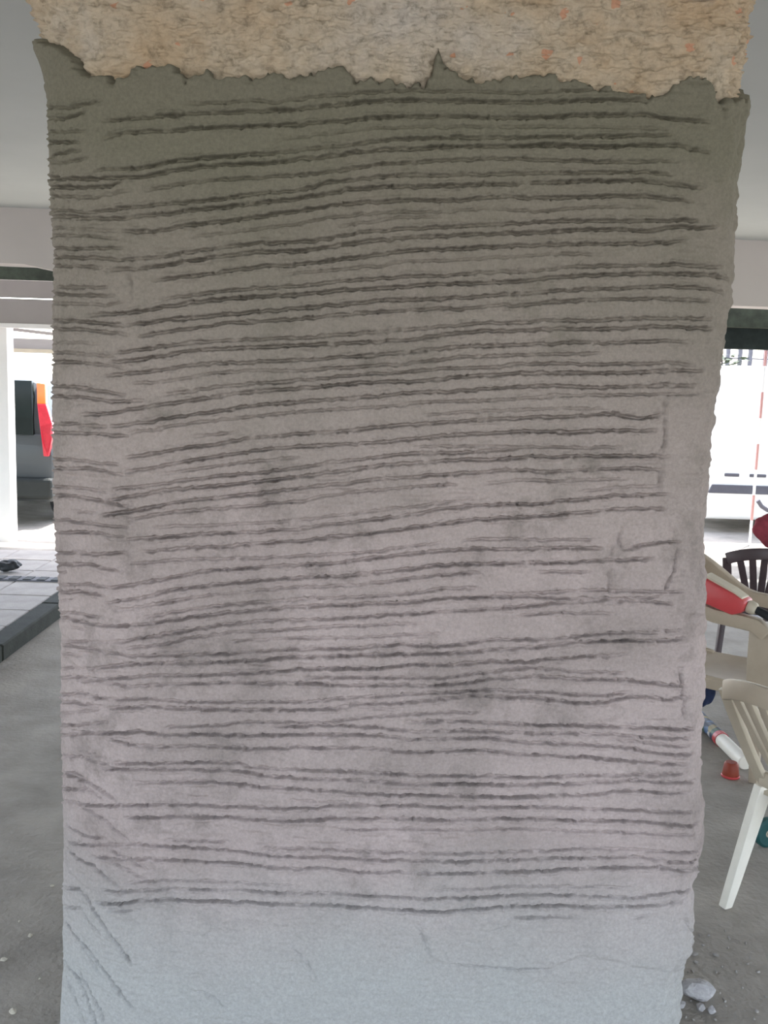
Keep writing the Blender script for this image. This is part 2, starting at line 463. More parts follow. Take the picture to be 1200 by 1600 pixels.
# --- combed grooves traced on the photograph: (strength, [(px, py), ...])
G = [
(.55,[(297,163),(353,162),(403,158),(430,162),(490,152),(563,145),(657,142),(730,142),(820,145),(953,139)]),
(1.,[(177,190),(227,185),(283,181),(317,178),(390,175),(470,171),(490,167),(563,160),(617,157),(697,157),(830,159),(913,157),(970,156),(1010,157)]),
(.9,[(177,217),(210,208),(277,205),(317,201),(377,199),(470,195),(547,187),(617,183),(697,180),(770,183),(837,183),(903,180),(1003,178),(1037,185),(1097,189)]),
(.35,[(430,220),(497,210),(563,203),(597,200),(677,198),(830,197),(903,198),(1037,200)]),
(.75,[(163,267),(223,263),(283,252),(353,245),(437,238),(470,235),(547,226),(597,219),(663,216),(730,214),(837,214),(937,213),(1003,210),(1040,211)]),
(1.,[(90,287),(130,280),(170,279),(220,278),(283,265),(363,257),(420,255),(470,248),(497,246),(563,237),(630,233),(673,230),(717,228),(830,227),(870,226),(930,229),(987,226),(1053,226),(1097,237)]),
(.6,[(237,297),(283,289),(320,283),(387,278),(470,273),(523,267),(580,258),(647,253),(730,248),(830,248),(870,250),(937,252),(1053,251)]),
(.75,[(87,333),(150,333),(210,325),(257,320),(353,310),(403,303),(470,297),(513,285),(580,278),(630,273),(730,273),(830,270),(1003,268),(1047,272)]),
(1.,[(87,347),(180,343),(220,339),(257,335),(287,331),(370,321),(470,310),(547,295),(613,292),(680,290),(763,287),(820,286),(913,282),(990,282),(1037,285),(1087,294)]),
(.9,[(203,362),(250,361),(297,352),(357,345),(403,338),(473,329),(530,319),(570,316),(630,313),(713,313),(790,306),(830,309),(903,307),(997,306),(1037,310),(1073,314)]),
(.5,[(87,361),(150,359),(203,362)]),
(.45,[(303,370),(403,357),(470,350),(513,340),(580,333),(630,331),(697,330),(763,325),(837,330),(930,323),(1017,324)]),
(.4,[(530,353),(590,345),(630,339),(690,338)]),
(.8,[(87,408),(133,403),(203,406),(257,402),(290,395),(347,387),(403,380),(470,378),(497,375),(563,363),(630,357),(713,353),(780,350),(853,346),(937,344),(1020,345),(1080,343)]),
(1.,[(180,423),(250,417),(283,410),(350,400),(403,394),(470,392),(490,389),(563,378),(637,371),(713,367),(830,363),(853,362),(937,358),(1010,360),(1053,354),(1107,355)]),
(.9,[(250,438),(297,432),(343,425),(403,417),(470,413),(503,408),(563,402),(623,393),(680,389),(740,387),(837,382),(970,381),(1010,380),(1063,377)]),
(.45,[(440,428),(513,423),(597,415),(630,408),(713,406),(830,399),(870,397),(970,397)]),
(.7,[(257,467),(350,455),(403,450),(470,447),(530,440),(623,433),(713,429),(780,423),(810,425),(887,417),(970,415),(1053,413),(1120,419)]),
(1.,[(153,493),(203,490),(250,482),(303,472),(403,463),(470,461),(497,457),(557,453),(617,449),(683,444),(747,442),(820,438),(903,431),(1003,427),(1053,428),(1103,430),(1128,437)]),
(.95,[(210,508),(270,500),(337,493),(403,487),(470,482),(543,475),(597,469),(677,467),(747,463),(830,458),(870,454),(953,451),(1043,447),(1103,452),(1120,458)]),
(.8,[(230,525),(257,520),(297,513),(357,505),(470,498),(513,493),(590,487),(683,482),(723,483),(780,477),(820,477),(853,472),(920,469),(1023,466),(1103,471)]),
(.8,[(190,553),(250,543),(303,535),(370,531),(470,528),(530,523),(597,518),(663,513),(747,505),(830,503),(850,501),(920,501),(1003,497),(1103,498)]),
(1.,[(183,568),(220,563),(263,556),(303,548),(370,544),(470,540),(530,537),(623,532),(697,523),(747,517),(830,516),(870,513),(930,515),(1030,510),(1077,513),(1107,513)]),
(.85,[(180,588),(257,578),(320,568),(370,567),(470,563),(530,559),(613,553),(680,545),(747,540),(830,538),(853,537),(913,535),(957,536),(1023,532),(1077,535)]),
(.6,[(217,600),(277,593),(337,583),(390,579),(470,579),(530,575),(630,569),(713,558),(830,554),(937,552)]),
(.7,[(257,618),(317,608),(357,603),(470,594),(547,587),(613,583),(683,577),(763,574),(830,568),(853,568),(937,570),(1037,567),(1077,570)]),
(1.,[(150,648),(187,647),(230,637),(303,625),(357,617),(403,611),(470,607),(513,603),(563,599),(663,595),(730,588),(830,583),(937,583),(970,583),(1023,580),(1093,580)]),
(.9,[(190,667),(257,656),(303,648),(357,640),(403,633),(470,628),(497,626),(563,622),(630,615),(697,612),(763,608),(830,603),(880,603),(937,606),(1003,603),(1037,602),(1087,603)]),
(.5,[(210,677),(270,667),(330,658),(403,650),(437,647),(490,642),(580,637),(680,628),(763,626),(830,622),(870,618),(970,617),(1087,615)]),
(.4,[(303,682),(370,675)]),
(.45,[(663,648),(717,645),(830,640),(870,638),(937,638)]),
(.9,[(210,715),(277,703),(343,693),(403,683),(470,678),(547,673),(617,665),(697,660),(763,655),(830,653),(870,652),(957,647),(1003,655),(1033,648)]),
(.9,[(207,738),(250,730),(303,720),(353,711),(417,703),(470,698),(513,695),(590,692),(637,687),(697,681),(830,674),(890,675),(957,672),(1023,673)]),
(.5,[(257,742),(317,732),(383,723),(470,715)]),(.5,[(647,697),(713,697),(820,699),(903,699),(970,698)]),
(.75,[(190,765),(237,760),(277,753),(337,745),(403,739),(470,731),(513,723),(580,717),(630,710),(730,707),(830,700)]),
(1.,[(180,782),(213,776),(263,767),(323,761),(387,755),(470,745),(513,738),(580,730),(637,725),(713,719),(780,718),(830,713),(853,715),(903,712),(977,712),(1043,713)]),
(.95,[(173,805),(227,797),(270,787),(337,778),(403,772),(470,764),(490,760),(563,753),(617,747),(677,743),(747,738),(820,734),(853,738),(937,733),(987,731),(1037,734)]),
(.6,[(210,813),(257,803),(317,797),(377,793),(470,783),(513,775),(580,767),(663,760),(713,757)]),(.5,[(763,755),(820,750),(870,752),(920,749),(987,747)]),
(.4,[(243,823),(303,823),(377,819),(430,817),(513,808),(597,797),(680,787),(763,777)]),(.4,[(903,767),(987,760),(1037,759)]),
(.95,[(197,843),(257,840),(317,835),(403,832),(470,827),(497,823),(570,814),(630,806),(680,797),(747,790),(830,787),(903,780),(957,774),(1043,773)]),
(.95,[(227,863),(303,856),(353,855),(387,851),(470,846),(513,840),(597,832),(670,822),(730,813),(830,807),(863,805),(937,797),(983,794),(1037,795)]),
(.6,[(210,880),(303,875),(390,873),(430,872),(513,867),(590,862),(630,855),(690,849)]),(.5,[(723,845),(790,842),(853,844),(937,842)]),
(.9,[(183,919),(243,908),(283,901),(323,893),(390,889),(470,883),(513,881),(563,875),(617,869),(690,861),(763,858),(853,857),(937,856)]),
(.95,[(177,942),(220,935),(270,923),(317,917),(370,911),(430,906),(480,903),(550,899),(617,893),(670,885),(730,882),(830,879),(853,880),(947,875),(1020,873)]),
(.65,[(190,955),(230,947),(283,938),(337,930),(397,923),(470,919),(563,913),(617,908),(663,902),(747,895)]),(.5,[(837,893),(920,893)]),
(.6,[(230,965),(297,953),(363,945),(470,937),(497,934),(597,932),(663,925),(697,920),(750,920)]),(.6,[(770,928),(837,927),(903,922),(970,922),(1060,925)]),
(.95,[(103,963),(120,965),(167,977),(203,978),(250,973),(297,965),(363,957),(470,948),(513,946),(590,943),(663,939),(713,935),(777,933),(830,932),(863,935),(953,935),(1020,932)]),
(.85,[(187,1003),(237,995),(303,985),(357,975),(403,972),(470,968),(497,968),(580,963),(663,958),(717,956),(777,952),(830,947),(863,943),(937,937),(1003,939),(1043,944)]),
(.55,[(197,1013),(257,1007),(297,998),(363,988),(437,985),(470,982),(530,978),(597,976),(663,973)]),(.5,[(810,963),(870,957),(957,958)]),
(.45,[(353,1003),(447,997),(563,996),(630,992),(687,990)]),
(.8,[(107,1005),(153,1013),(203,1024),(270,1024),(330,1023),(403,1018),(447,1015),(503,1013),(563,1012),(630,1007),(683,1011),(713,1009),(757,1003),(790,1000),(853,1000),(930,990),(1003,987),(1057,985)]),
(.95,[(140,1045),(203,1038),(257,1036),(330,1035),(403,1032),(470,1026),(497,1025),(580,1023),(663,1022),(713,1022),(763,1017),(837,1012),(903,1003),(987,1000),(1037,1001),(1060,997)]),
(.9,[(137,1065),(180,1061),(243,1055),(303,1055),(357,1053),(403,1052),(470,1045),(547,1043),(597,1043),(637,1039),(697,1041),(763,1035),(820,1035),(887,1028),(970,1022)]),
(.9,[(177,1067),(210,1073),(270,1069),(370,1067),(480,1067),(547,1070),(617,1070),(663,1073),(720,1070),(763,1063),(837,1057),(903,1062),(970,1063),(1003,1067),(1060,1071)]),
(.7,[(480,1058),(563,1057),(637,1060),(697,1060),(747,1053),(830,1044),(887,1049),(970,1051)]),
(.7,[(180,1092),(237,1092),(283,1097),(357,1098),(403,1096),(470,1096),(513,1093),(563,1088),(647,1085),(713,1083),(763,1078),(830,1082),(853,1083),(937,1088),(970,1081)]),
(.9,[(177,1107),(220,1105),(283,1107),(357,1109),(470,1108),(523,1107),(553,1100),(617,1099),(680,1095),(740,1088),(830,1092),(850,1093),(897,1099),(943,1098),(970,1090),(1010,1089),(1023,1093),(1063,1087)]),
(.6,[(257,1137),(323,1135),(390,1128),(470,1128),(507,1128),(570,1120),(617,1118),(713,1114),(747,1115)]),
(.8,[(430,1135),(530,1132),(597,1137),(643,1143),(697,1143),(763,1143),(830,1147),(937,1148),(1063,1151)]),
(.85,[(637,1128),(713,1128),(830,1133),(887,1134),(1003,1137),(1067,1137)]),
(.95,[(127,1143),(170,1146),(223,1144),(270,1149),(323,1147),(387,1150),(470,1147),(530,1147),(597,1149),(630,1155),(713,1155),(763,1153),(813,1161),(853,1162),(903,1165),(970,1168),(1020,1177),(1067,1175)]),
(.6,[(947,1155),(987,1160),(1063,1163)]),
(.85,[(177,1153),(203,1163),(237,1167),(303,1166),(397,1170),(470,1167),(530,1167),(590,1170),(640,1175),(717,1174),(763,1174),(830,1180),(903,1183),(983,1191),(1053,1193)]),
(.85,[(187,1193),(257,1193),(297,1191),(370,1193),(390,1199),(470,1202),(513,1203),(590,1207),(670,1213),(723,1213),(830,1215),(887,1213),(970,1212),(1053,1207)]),
(.9,[(163,1200),(210,1203),(277,1203),(323,1203),(370,1205),(420,1213),(470,1215),(530,1217),(623,1223),(697,1227),(830,1227),(920,1224),(970,1220),(1063,1218)]),
(.95,[(217,1224),(270,1223),(317,1221),(363,1224),(410,1230),(470,1232),(513,1235),(590,1240),(647,1243),(730,1245),(803,1246),(870,1243),(913,1243),(950,1237),(987,1236),(1053,1237)]),
(.4,[(297,1246),(323,1245)]),(.4,[(457,1249),(497,1251),(553,1253)]),
(.85,[(127,1255),(197,1259),(257,1257),(320,1259),(370,1262),(470,1262),(497,1262),(530,1257),(613,1257),(690,1262),(837,1261),(903,1263),(987,1267),(1053,1267)]),
(.95,[(203,1278),(270,1277),(337,1277),(387,1281),(470,1282),(530,1277),(630,1278),(703,1282),(780,1279),(830,1279),(903,1283),(987,1284),(1060,1287)]),
(.5,[(523,1294),(630,1295),(713,1297),(780,1295),(853,1297),(970,1302),(1057,1300)]),
(.5,[(263,1313),(357,1317)]),(.6,[(410,1325),(513,1326),(597,1331),(713,1333),(830,1329),(853,1330),(910,1326),(987,1329),(1060,1325)]),
(.85,[(117,1315),(203,1320),(260,1323),(337,1328),(403,1335),(470,1339),(513,1339),(597,1343),(697,1345),(763,1344),(843,1342),(970,1340),(1063,1337)]),
(.8,[(153,1339),(237,1343),(303,1347),(353,1348),(403,1354),(470,1357),(497,1356),(563,1362),(647,1362)]),(1.,[(653,1363),(713,1363),(763,1362),(847,1361),(920,1357),(1003,1355),(1063,1354)]),
(.5,[(197,1380),(257,1377),(337,1378),(403,1382),(460,1383)]),
(.8,[(163,1391),(270,1390),(353,1392),(470,1395),(497,1395),(597,1399),(670,1403),(747,1400),(837,1397),(910,1401),(970,1403),(1023,1395),(1057,1385)]),
(.45,[(673,1390),(803,1384),(903,1386),(970,1387)]),
(1.,[(160,1411),(227,1408),(287,1407),(370,1411),(470,1413),(513,1413),(580,1418),(680,1422),(763,1417),(803,1415),(870,1415),(930,1418),(987,1416),(1020,1413),(1043,1406)]),
(.6,[(793,1432),(893,1432)]),(.6,[(970,1433),(1003,1430)]),(.6,[(180,1423),(220,1423)]),
# left corner
(.7,[(83,180),(130,170),(173,158)]),(.7,[(83,195),(120,187),(150,177)]),(.5,[(87,213),(120,208),(150,205)]),(.9,[(87,235),(140,224)]),(.9,[(97,247),(142,235)]),(.6,[(90,263),(120,255),(153,247)]),
(.8,[(90,302),(140,294),(183,292),(203,283)]),(.5,[(90,315),(157,310),(210,298)]),(.5,[(90,375),(197,373)]),(.7,[(87,394),(143,389),(203,388)]),(.6,[(90,420),(133,417),(173,418)]),(.6,[(103,450),(180,450)]),
(.8,[(90,463),(150,462),(190,463)]),(.5,[(90,477),(180,478),(210,470)]),(.8,[(87,502),(150,503),(203,509)]),(.8,[(87,515),(150,516),(210,523)]),(.35,[(90,537),(170,537)]),(.6,[(87,552),(137,552),(193,558)]),
(.8,[(90,567),(147,567),(180,570),(203,577)]),(.75,[(87,600),(137,605),(207,617)]),(.8,[(90,613),(153,622),(203,628),(230,625)]),(.7,[(87,660),(137,663),(180,667)]),(.8,[(93,673),(157,678),(210,682)]),
(.7,[(87,712),(137,719),(197,727)]),(.8,[(97,725),(157,733),(203,742)]),(.6,[(87,755),(140,762),(180,770)]),(.8,[(90,769),(137,775),(180,785),(210,792)]),(.4,[(133,798),(160,801)]),
(.7,[(97,812),(123,813),(190,822),(217,825)]),(.8,[(100,823),(157,832),(210,840)]),(.7,[(97,860),(137,863),(170,867),(207,863)]),(.8,[(97,875),(153,882),(200,893)]),(.7,[(97,900),(117,894)]),
(.6,[(100,911),(153,912),(180,918)]),(.8,[(100,923),(137,924),(173,930)]),(.4,[(100,937),(130,937)]),(.7,[(100,953),(130,957),(173,965)]),(.4,[(123,980),(150,984)]),(.4,[(103,993),(147,1002),(187,1004)]),
(.5,[(107,1020),(140,1024)]),(.6,[(102,1038),(130,1043),(160,1047)]),(.7,[(102,1048),(137,1058),(177,1063)]),(.8,[(102,1080),(137,1083),(180,1094)]),(.8,[(102,1090),(130,1097),(173,1106)]),
(.6,[(103,1108),(147,1111),(173,1106)]),(.8,[(98,1120),(133,1133),(177,1128)]),(.7,[(103,1138),(143,1146)]),(.7,[(100,1167),(137,1182),(170,1193),(183,1202)]),(.5,[(130,1170),(173,1185)]),
(.7,[(100,1200),(127,1208),(150,1220)]),(.8,[(110,1205),(147,1222),(170,1238),(187,1252)]),(.6,[(107,1217),(147,1232),(170,1252)]),(.8,[(103,1233),(127,1253)]),(.7,[(133,1257),(167,1278),(207,1317)]),
(.7,[(113,1287),(147,1308),(170,1310)]),(.7,[(173,1325),(203,1343),(230,1358)]),(.7,[(117,1327),(153,1353),(180,1377),(197,1392)]),(.6,[(170,1340),(227,1373)]),
(.9,[(107,1360),(137,1390),(157,1420),(180,1457),(213,1508)]),(.5,[(107,1390),(137,1420),(170,1463)]),(.8,[(113,1430),(150,1483),(180,1527),(217,1580)]),(.5,[(137,1473),(170,1530)]),
(.8,[(113,1490),(137,1527),(157,1580),(164,1605)]),(.6,[(137,1517),(167,1577),(175,1605)]),(.8,[(120,1527),(140,1573),(149,1605)]),(.7,[(100,1567),(116,1605)]),
# cracks and trowel marks
(.6,[(1037,622),(1037,690),(1033,702),(1030,765)]),(.7,[(1056,857),(1045,893),(1032,920),(1022,931)]),(.6,[(970,825),(963,845),(972,858)]),(.6,[(1060,846),(1010,850),(972,858)]),(.5,[(955,855),(950,878)]),
(.5,[(950,880),(947,935)]),(.7,[(1050,1043),(1053,1080),(1055,1105),(1049,1120)]),(.5,[(1058,1175),(1062,1200)]),(.5,[(1044,1430),(1045,1450),(1057,1463)]),(.3,[(653,1440),(668,1480),(672,1500)]),
(.5,[(697,1503),(750,1507),(810,1512),(850,1513)]),(.35,[(452,1475),(480,1500),(497,1535)]),(.5,[(310,1550),(330,1556),(346,1572)]),(.35,[(213,350),(215,400),(214,500)]),(.3,[(211,760),(208,900)]),
(.4,[(1110,180),(1122,165),(1116,198)]),(.35,[(547,1102),(617,1110),(618,1118)]),(.4,[(482,1045),(482,1070)]),(.5,[(712,1010),(714,1022)]),(.3,[(318,1465),(330,1455)]),(.3,[(770,1452),(793,1445),(800,1434)]),
]

zrows = np.concatenate([np.linspace(0.0, 0.05, 8)[:-1], np.linspace(0.05, 2.40, 1420)])
NZ, NS = len(zrows), len(s_cols)
cell = lambda L: (zrows[-1] / L, s_cols[-1] / L)
def field(L, seed, aspect=1.0):
    cz, cs = cell(L); return vnoise(NZ, NS, cz, cs / aspect, seed) * 2 - 1
Zg = np.repeat(zrows[:, None], NS, 1); Sg = np.repeat(s_cols[None, :], NZ, 0)
ZW = Zg + 0.0018 * field(0.016, 1, 1.6) + 0.0022 * field(0.0055, 2, 1.3)
SW = Sg + 0.0028 * field(0.010, 3)
depth_mod = np.clip(0.85 + 0.45 * field(0.03, 4, 3.0) + 0.40 * field(0.010, 5, 1.5), 0.1, 1.5)
groove = np.zeros((NZ, NS)); ridge = np.zeros((NZ, NS)); near = np.zeros((NZ, NS))
for st, pts in G:
    q = [pix_to_sz(*p) for p in pts]
    n = len(q)
    w0 = 0.0021 + 0.0012 * st
    for i in range(n - 1):
        (s0, z0), (s1, z1) = q[i], q[i + 1]
        mg = 0.022
        j0, j1 = np.searchsorted(s_cols, min(s0, s1) - mg), np.searchsorted(s_cols, max(s0, s1) + mg)
        i0, i1 = np.searchsorted(zrows, min(z0, z1) - mg), np.searchsorted(zrows, max(z0, z1) + mg)
        if j1 <= j0 or i1 <= i0: continue
        S_ = SW[i0:i1, j0:j1]; Z_ = ZW[i0:i1, j0:j1]
        ds, dz = s1 - s0, z1 - z0
        t = np.clip(((S_ - s0) * ds + (Z_ - z0) * dz) / (ds * ds + dz * dz + 1e-12), 0, 1)
        d = np.hypot(S_ - s0 - t * ds, Z_ - z0 - t * dz)
        fade = np.ones_like(d)
        if i == 0: fade = np.minimum(fade, 0.35 + t * np.hypot(ds, dz) / 0.04)
        if i == n - 2: fade = np.minimum(fade, 0.35 + (1 - t) * np.hypot(ds, dz) / 0.04)
        fade = np.minimum(fade, 1)
        gd = -0.0170 * st * fade * np.exp(-(d / w0) ** 3)
        rd = 0.0020 * st * fade * np.exp(-((d - 2.1 * w0) / (0.9 * w0)) ** 2)
        groove[i0:i1, j0:j1] = np.minimum(groove[i0:i1, j0:j1], gd)
        near[i0:i1, j0:j1] = np.maximum(near[i0:i1, j0:j1], st * fade * np.exp(-(d / 0.008) ** 2))
        ridge[i0:i1, j0:j1] = np.maximum(ridge[i0:i1, j0:j1], rd)
front = smooth(sA - 0.02, sA + 0.05, s_cols)[None, :] * smooth(sB + 0.02, sB - 0.05, s_cols)[None, :]
grain = 0.0016 * field(0.028, 21) + 0.0010 * field(0.011, 22) + 0.0007 * field(0.006, 23)
drag = 0.0011 * field(0.009, 24, 6.0) + 0.0034 * field(0.010, 29, 7.0) * smooth(0.0, 0.7, field(0.10, 30, 4.0)) * smooth(0.35, 0.55, Zg)
crumbs = 0.0085 * np.clip(field(0.009, 25) - 0.35, 0, 1) * smooth(0.0003, 0.0010, ridge)
rough_edge = 0.006 * field(0.030, 26) * smooth(0.60, 0.76, np.abs(PX))[None, :] * smooth(0.4, 0.9, (PX > 0) * 1.0)[None, :]
wave = 0.006 * field(0.45, 27) + 0.003 * field(0.16, 28)
edge_keep = (1 - 0.72 * smooth(-0.735, -0.760, PX) * (PX < 0) - 0.5 * smooth(0.70, 0.755, PX) * (PX > 0))[None, :]
groove *= edge_keep; ridge *= edge_keep; near *= edge_keep
fuzz = near * (0.0034 * field(0.0065, 35, 0.9) + 0.0022 * field(0.012, 36, 0.8))
disp = front * (fuzz + groove * depth_mod + ridge * depth_mod + grain + drag + crumbs + rough_edge) + wave * front
# raised fresh patches of mortar (their thin edges show as steps)
def patch(px_poly, h, soft=0.006):
    pts = np.array([pix_to_sz(*p) for p in px_poly]); inside = np.zeros((NZ, NS), bool); dmin = np.full((NZ, NS), 9.0)
    n = len(pts)
    a0, a1 = np.searchsorted(zrows, pts[:, 1].min() - .03), np.searchsorted(zrows, pts[:, 1].max() + .03)
    b0, b1 = np.searchsorted(s_cols, pts[:, 0].min() - .03), np.searchsorted(s_cols, pts[:, 0].max() + .03)
    S_, Z_ = SW[a0:a1, b0:b1], ZW[a0:a1, b0:b1]
    ins = np.zeros(S_.shape, bool); dm = np.full(S_.shape, 9.0)
    for i in range(n):
        (x0, y0), (x1, y1) = pts[i], pts[(i + 1) % n]
        c = ((y0 > Z_) != (y1 > Z_)) & (S_ < (x1 - x0) * (Z_ - y0) / (y1 - y0 + 1e-12) + x0); ins ^= c
        t = np.clip(((S_ - x0)*(x1-x0) + (Z_ - y0)*(y1-y0)) / ((x1-x0)**2 + (y1-y0)**2 + 1e-12), 0, 1)
        dm = np.minimum(dm, np.hypot(S_ - x0 - t*(x1-x0), Z_ - y0 - t*(y1-y0)))
    disp[a0:a1, b0:b1] += h * smooth(-soft, soft, np.where(ins, dm, -dm))
patch([(1036, 622), (1112, 610), (1100, 700), (1092, 860), (1088, 960), (1072, 960), (1058, 855), (1032, 765), (1035, 700)], 0.007)
patch([(972, 858), (1056, 850), (1045, 893), (1022, 931), (950, 938), (948, 880)], 0.005)
patch([(665, 1440), (800, 1432), (1000, 1434), (1045, 1450), (1056, 1480), (900, 1490), (850, 1513), (697, 1503), (672, 1490)], 0.004)
patch([(300, 1470), (440, 1462), (497, 1500), (505, 1545), (440, 1600), (330, 1595), (280, 1540)], 0.003, 0.012)
# feathered top edge, jagged
zbj = zb[None, :] + 0.010 * field(0.030, 31) + 0.007 * field(0.012, 32)
lip = smooth(-0.012, 0.006, Zg - zbj)
disp = disp - 0.046 * lip + 0.004 * np.exp(-((Zg - zbj + 0.03) / 0.02) ** 2) * front
gone = (Zg - zbj) > 0.010
kf = ~(gone[:-1, :-1] & gone[1:, :-1] & gone[:-1, 1:] & gone[1:, 1:])
pillar = empty('concrete_pillar', (0, 0, 0))
tag(pillar, 'broad concrete pillar coated with grey mortar combed into rows of grooves', 'pillar')
mort = link('mortar_coat', pillar_mesh('mortar_coat', zrows, disp, kf, M['mortar']), None, pillar)

# bare old concrete above
zr2 = np.concatenate([np.linspace(1.95, 2.10, 6)[:-1], np.linspace(2.10, 2.56, 240), np.linspace(2.56, 2.90, 12)[1:]])
NZ2 = len(zr2)
def field2(L, seed, aspect=1.0): return vnoise(NZ2, NS, (zr2[-1] - zr2[0]) / L * 1.6, s_cols[-1] / L / aspect, seed) * 2 - 1
lump = np.clip(field2(0.022, 41), 0, 1) * 0.010 + field2(0.05, 42) * 0.008 + field2(0.010, 43) * 0.0035 + field2(0.20, 44) * 0.010
Z2 = np.repeat(zr2[:, None], NS, 1)
disp2 = -0.022 + lump * smooth(2.0, 2.15, Z2) - 0.006 * np.clip(field2(0.015, 45) - 0.55, 0, 1) * 2
disp2 -= 0.05 * smooth(zb[None, :] + 0.0, zb[None, :] - 0.05, Z2)
kf2 = np.ones((NZ2 - 1, NS - 1), bool)
link('exposed_concrete', pillar_mesh('exposed_concrete', zr2, disp2, kf2, M['oldconcrete']), None, pillar)['label'] = 'pale rough old concrete above the mortar'

# ================================================================== RUBBLE
def rock(name, px, py, size, label, mat, seed, squash=0.6, grp=None, pos=None):
    r = random.Random(seed)
    bm = bmesh.new(); bmesh.ops.create_icosphere(bm, subdivisions=3, radius=1.0)
    planes = [(Vector((r.gauss(0, 1), r.gauss(0, 1), r.gauss(0, 1))).normalized(), r.uniform(0.62, 0.9)) for _ in range(11)]
    for v in bm.verts:
        c = v.co.normalized(); rad = 1.0
        for n_, h in planes:
            dd = c.dot(n_)
            if dd > 0: rad = min(rad, h / dd)
        c = c * (rad * (1 + r.uniform(-.03, .03)))
        v.co = Vector((c.x * size[0], c.y * size[1], c.z * size[2]))
    zmin = min(v.co.z for v in bm.verts)
    for v in bm.verts: v.co.z -= zmin + size[2] * 0.06
    for v in bm.verts: v.co.z = max(v.co.z, -0.001)
    me = bpy.data.meshes.new(name); bm.to_mesh(me); bm.free()
    o = link(name, me, mat)
    p = pos if pos is not None else on_floor(px, py)
    o.location = (p[0], p[1], 0.0); o.rotation_euler = (0, 0, r.uniform(0, 6.28) if size[0] < .03 else 0)
    tag(o, label, 'rubble', grp)
    return o
rock('rubble_chunk', 1090, 1560, (0.050, 0.036, 0.030), 'largest pale chunk of mortar rubble on the floor beside the pillar', M['stone'], 3)
rock('rubble_chunk', 1061, 1533, (0.012, 0.012, 0.014), 'small cream chip wedged at the pillar edge above the big rubble chunk', M['stonewarm'], 4)
rock('rubble_chunk', 1064, 1574, (0.020, 0.011, 0.010), 'flat pale chip between the pillar foot and the big rubble chunk', M['stone'], 5)
rock('rubble_chunk', 1095, 1580, (0.011, 0.017, 0.012), 'narrow pale chip just in front of the big rubble chunk', M['stone'], 6)
rock('rubble_chunk', 1112, 1584, (0.013, 0.012, 0.013), 'small rounded pale chip nearest the lower right of the big rubble chunk', M['stone'], 8)
sm = [(1084, 1492, .013, .006), (1087, 1506, .008, .006), (1118, 1494, .010, .006), (1072, 1488, .006, .005), (1150, 1520, .006, .004), (1184, 1520, .007, .005), (1133, 1566, .006, .004), (1182, 1582, .007, .005), (1128, 1512, .005, .004), (1165, 1475, .006, .004), (1160, 1545, .005, .004), (1098, 1478, .005, .004)]
rs = random.Random(77)
for i in range(26):
    sm.append((rs.uniform(1068, 1198), rs.uniform(1450, 1597), rs.uniform(.003, .006), rs.uniform(.002, .004)))
for i, (x, y, a, b) in enumerate(sm):
    rock('floor_chip', x, y, (a, a * .7, b), 'tiny loose chip scattered on the floor right of the pillar', M['chip'], 20 + i, grp='tiny chips right of the pillar')
for i, (x, y, a) in enumerate([(6, 1502, .011), (20, 1583, .013), (47, 1463, .009), (82, 1385, .007), (30, 1440, .005), (62, 1530, .005)]):
    rock('floor_chip', x, y, (a, a * .8, a * .5), 'tiny pale chip lying on the dusty floor left of the pillar', M['stonewarm'], 50 + i, grp='tiny chips left of the pillar')

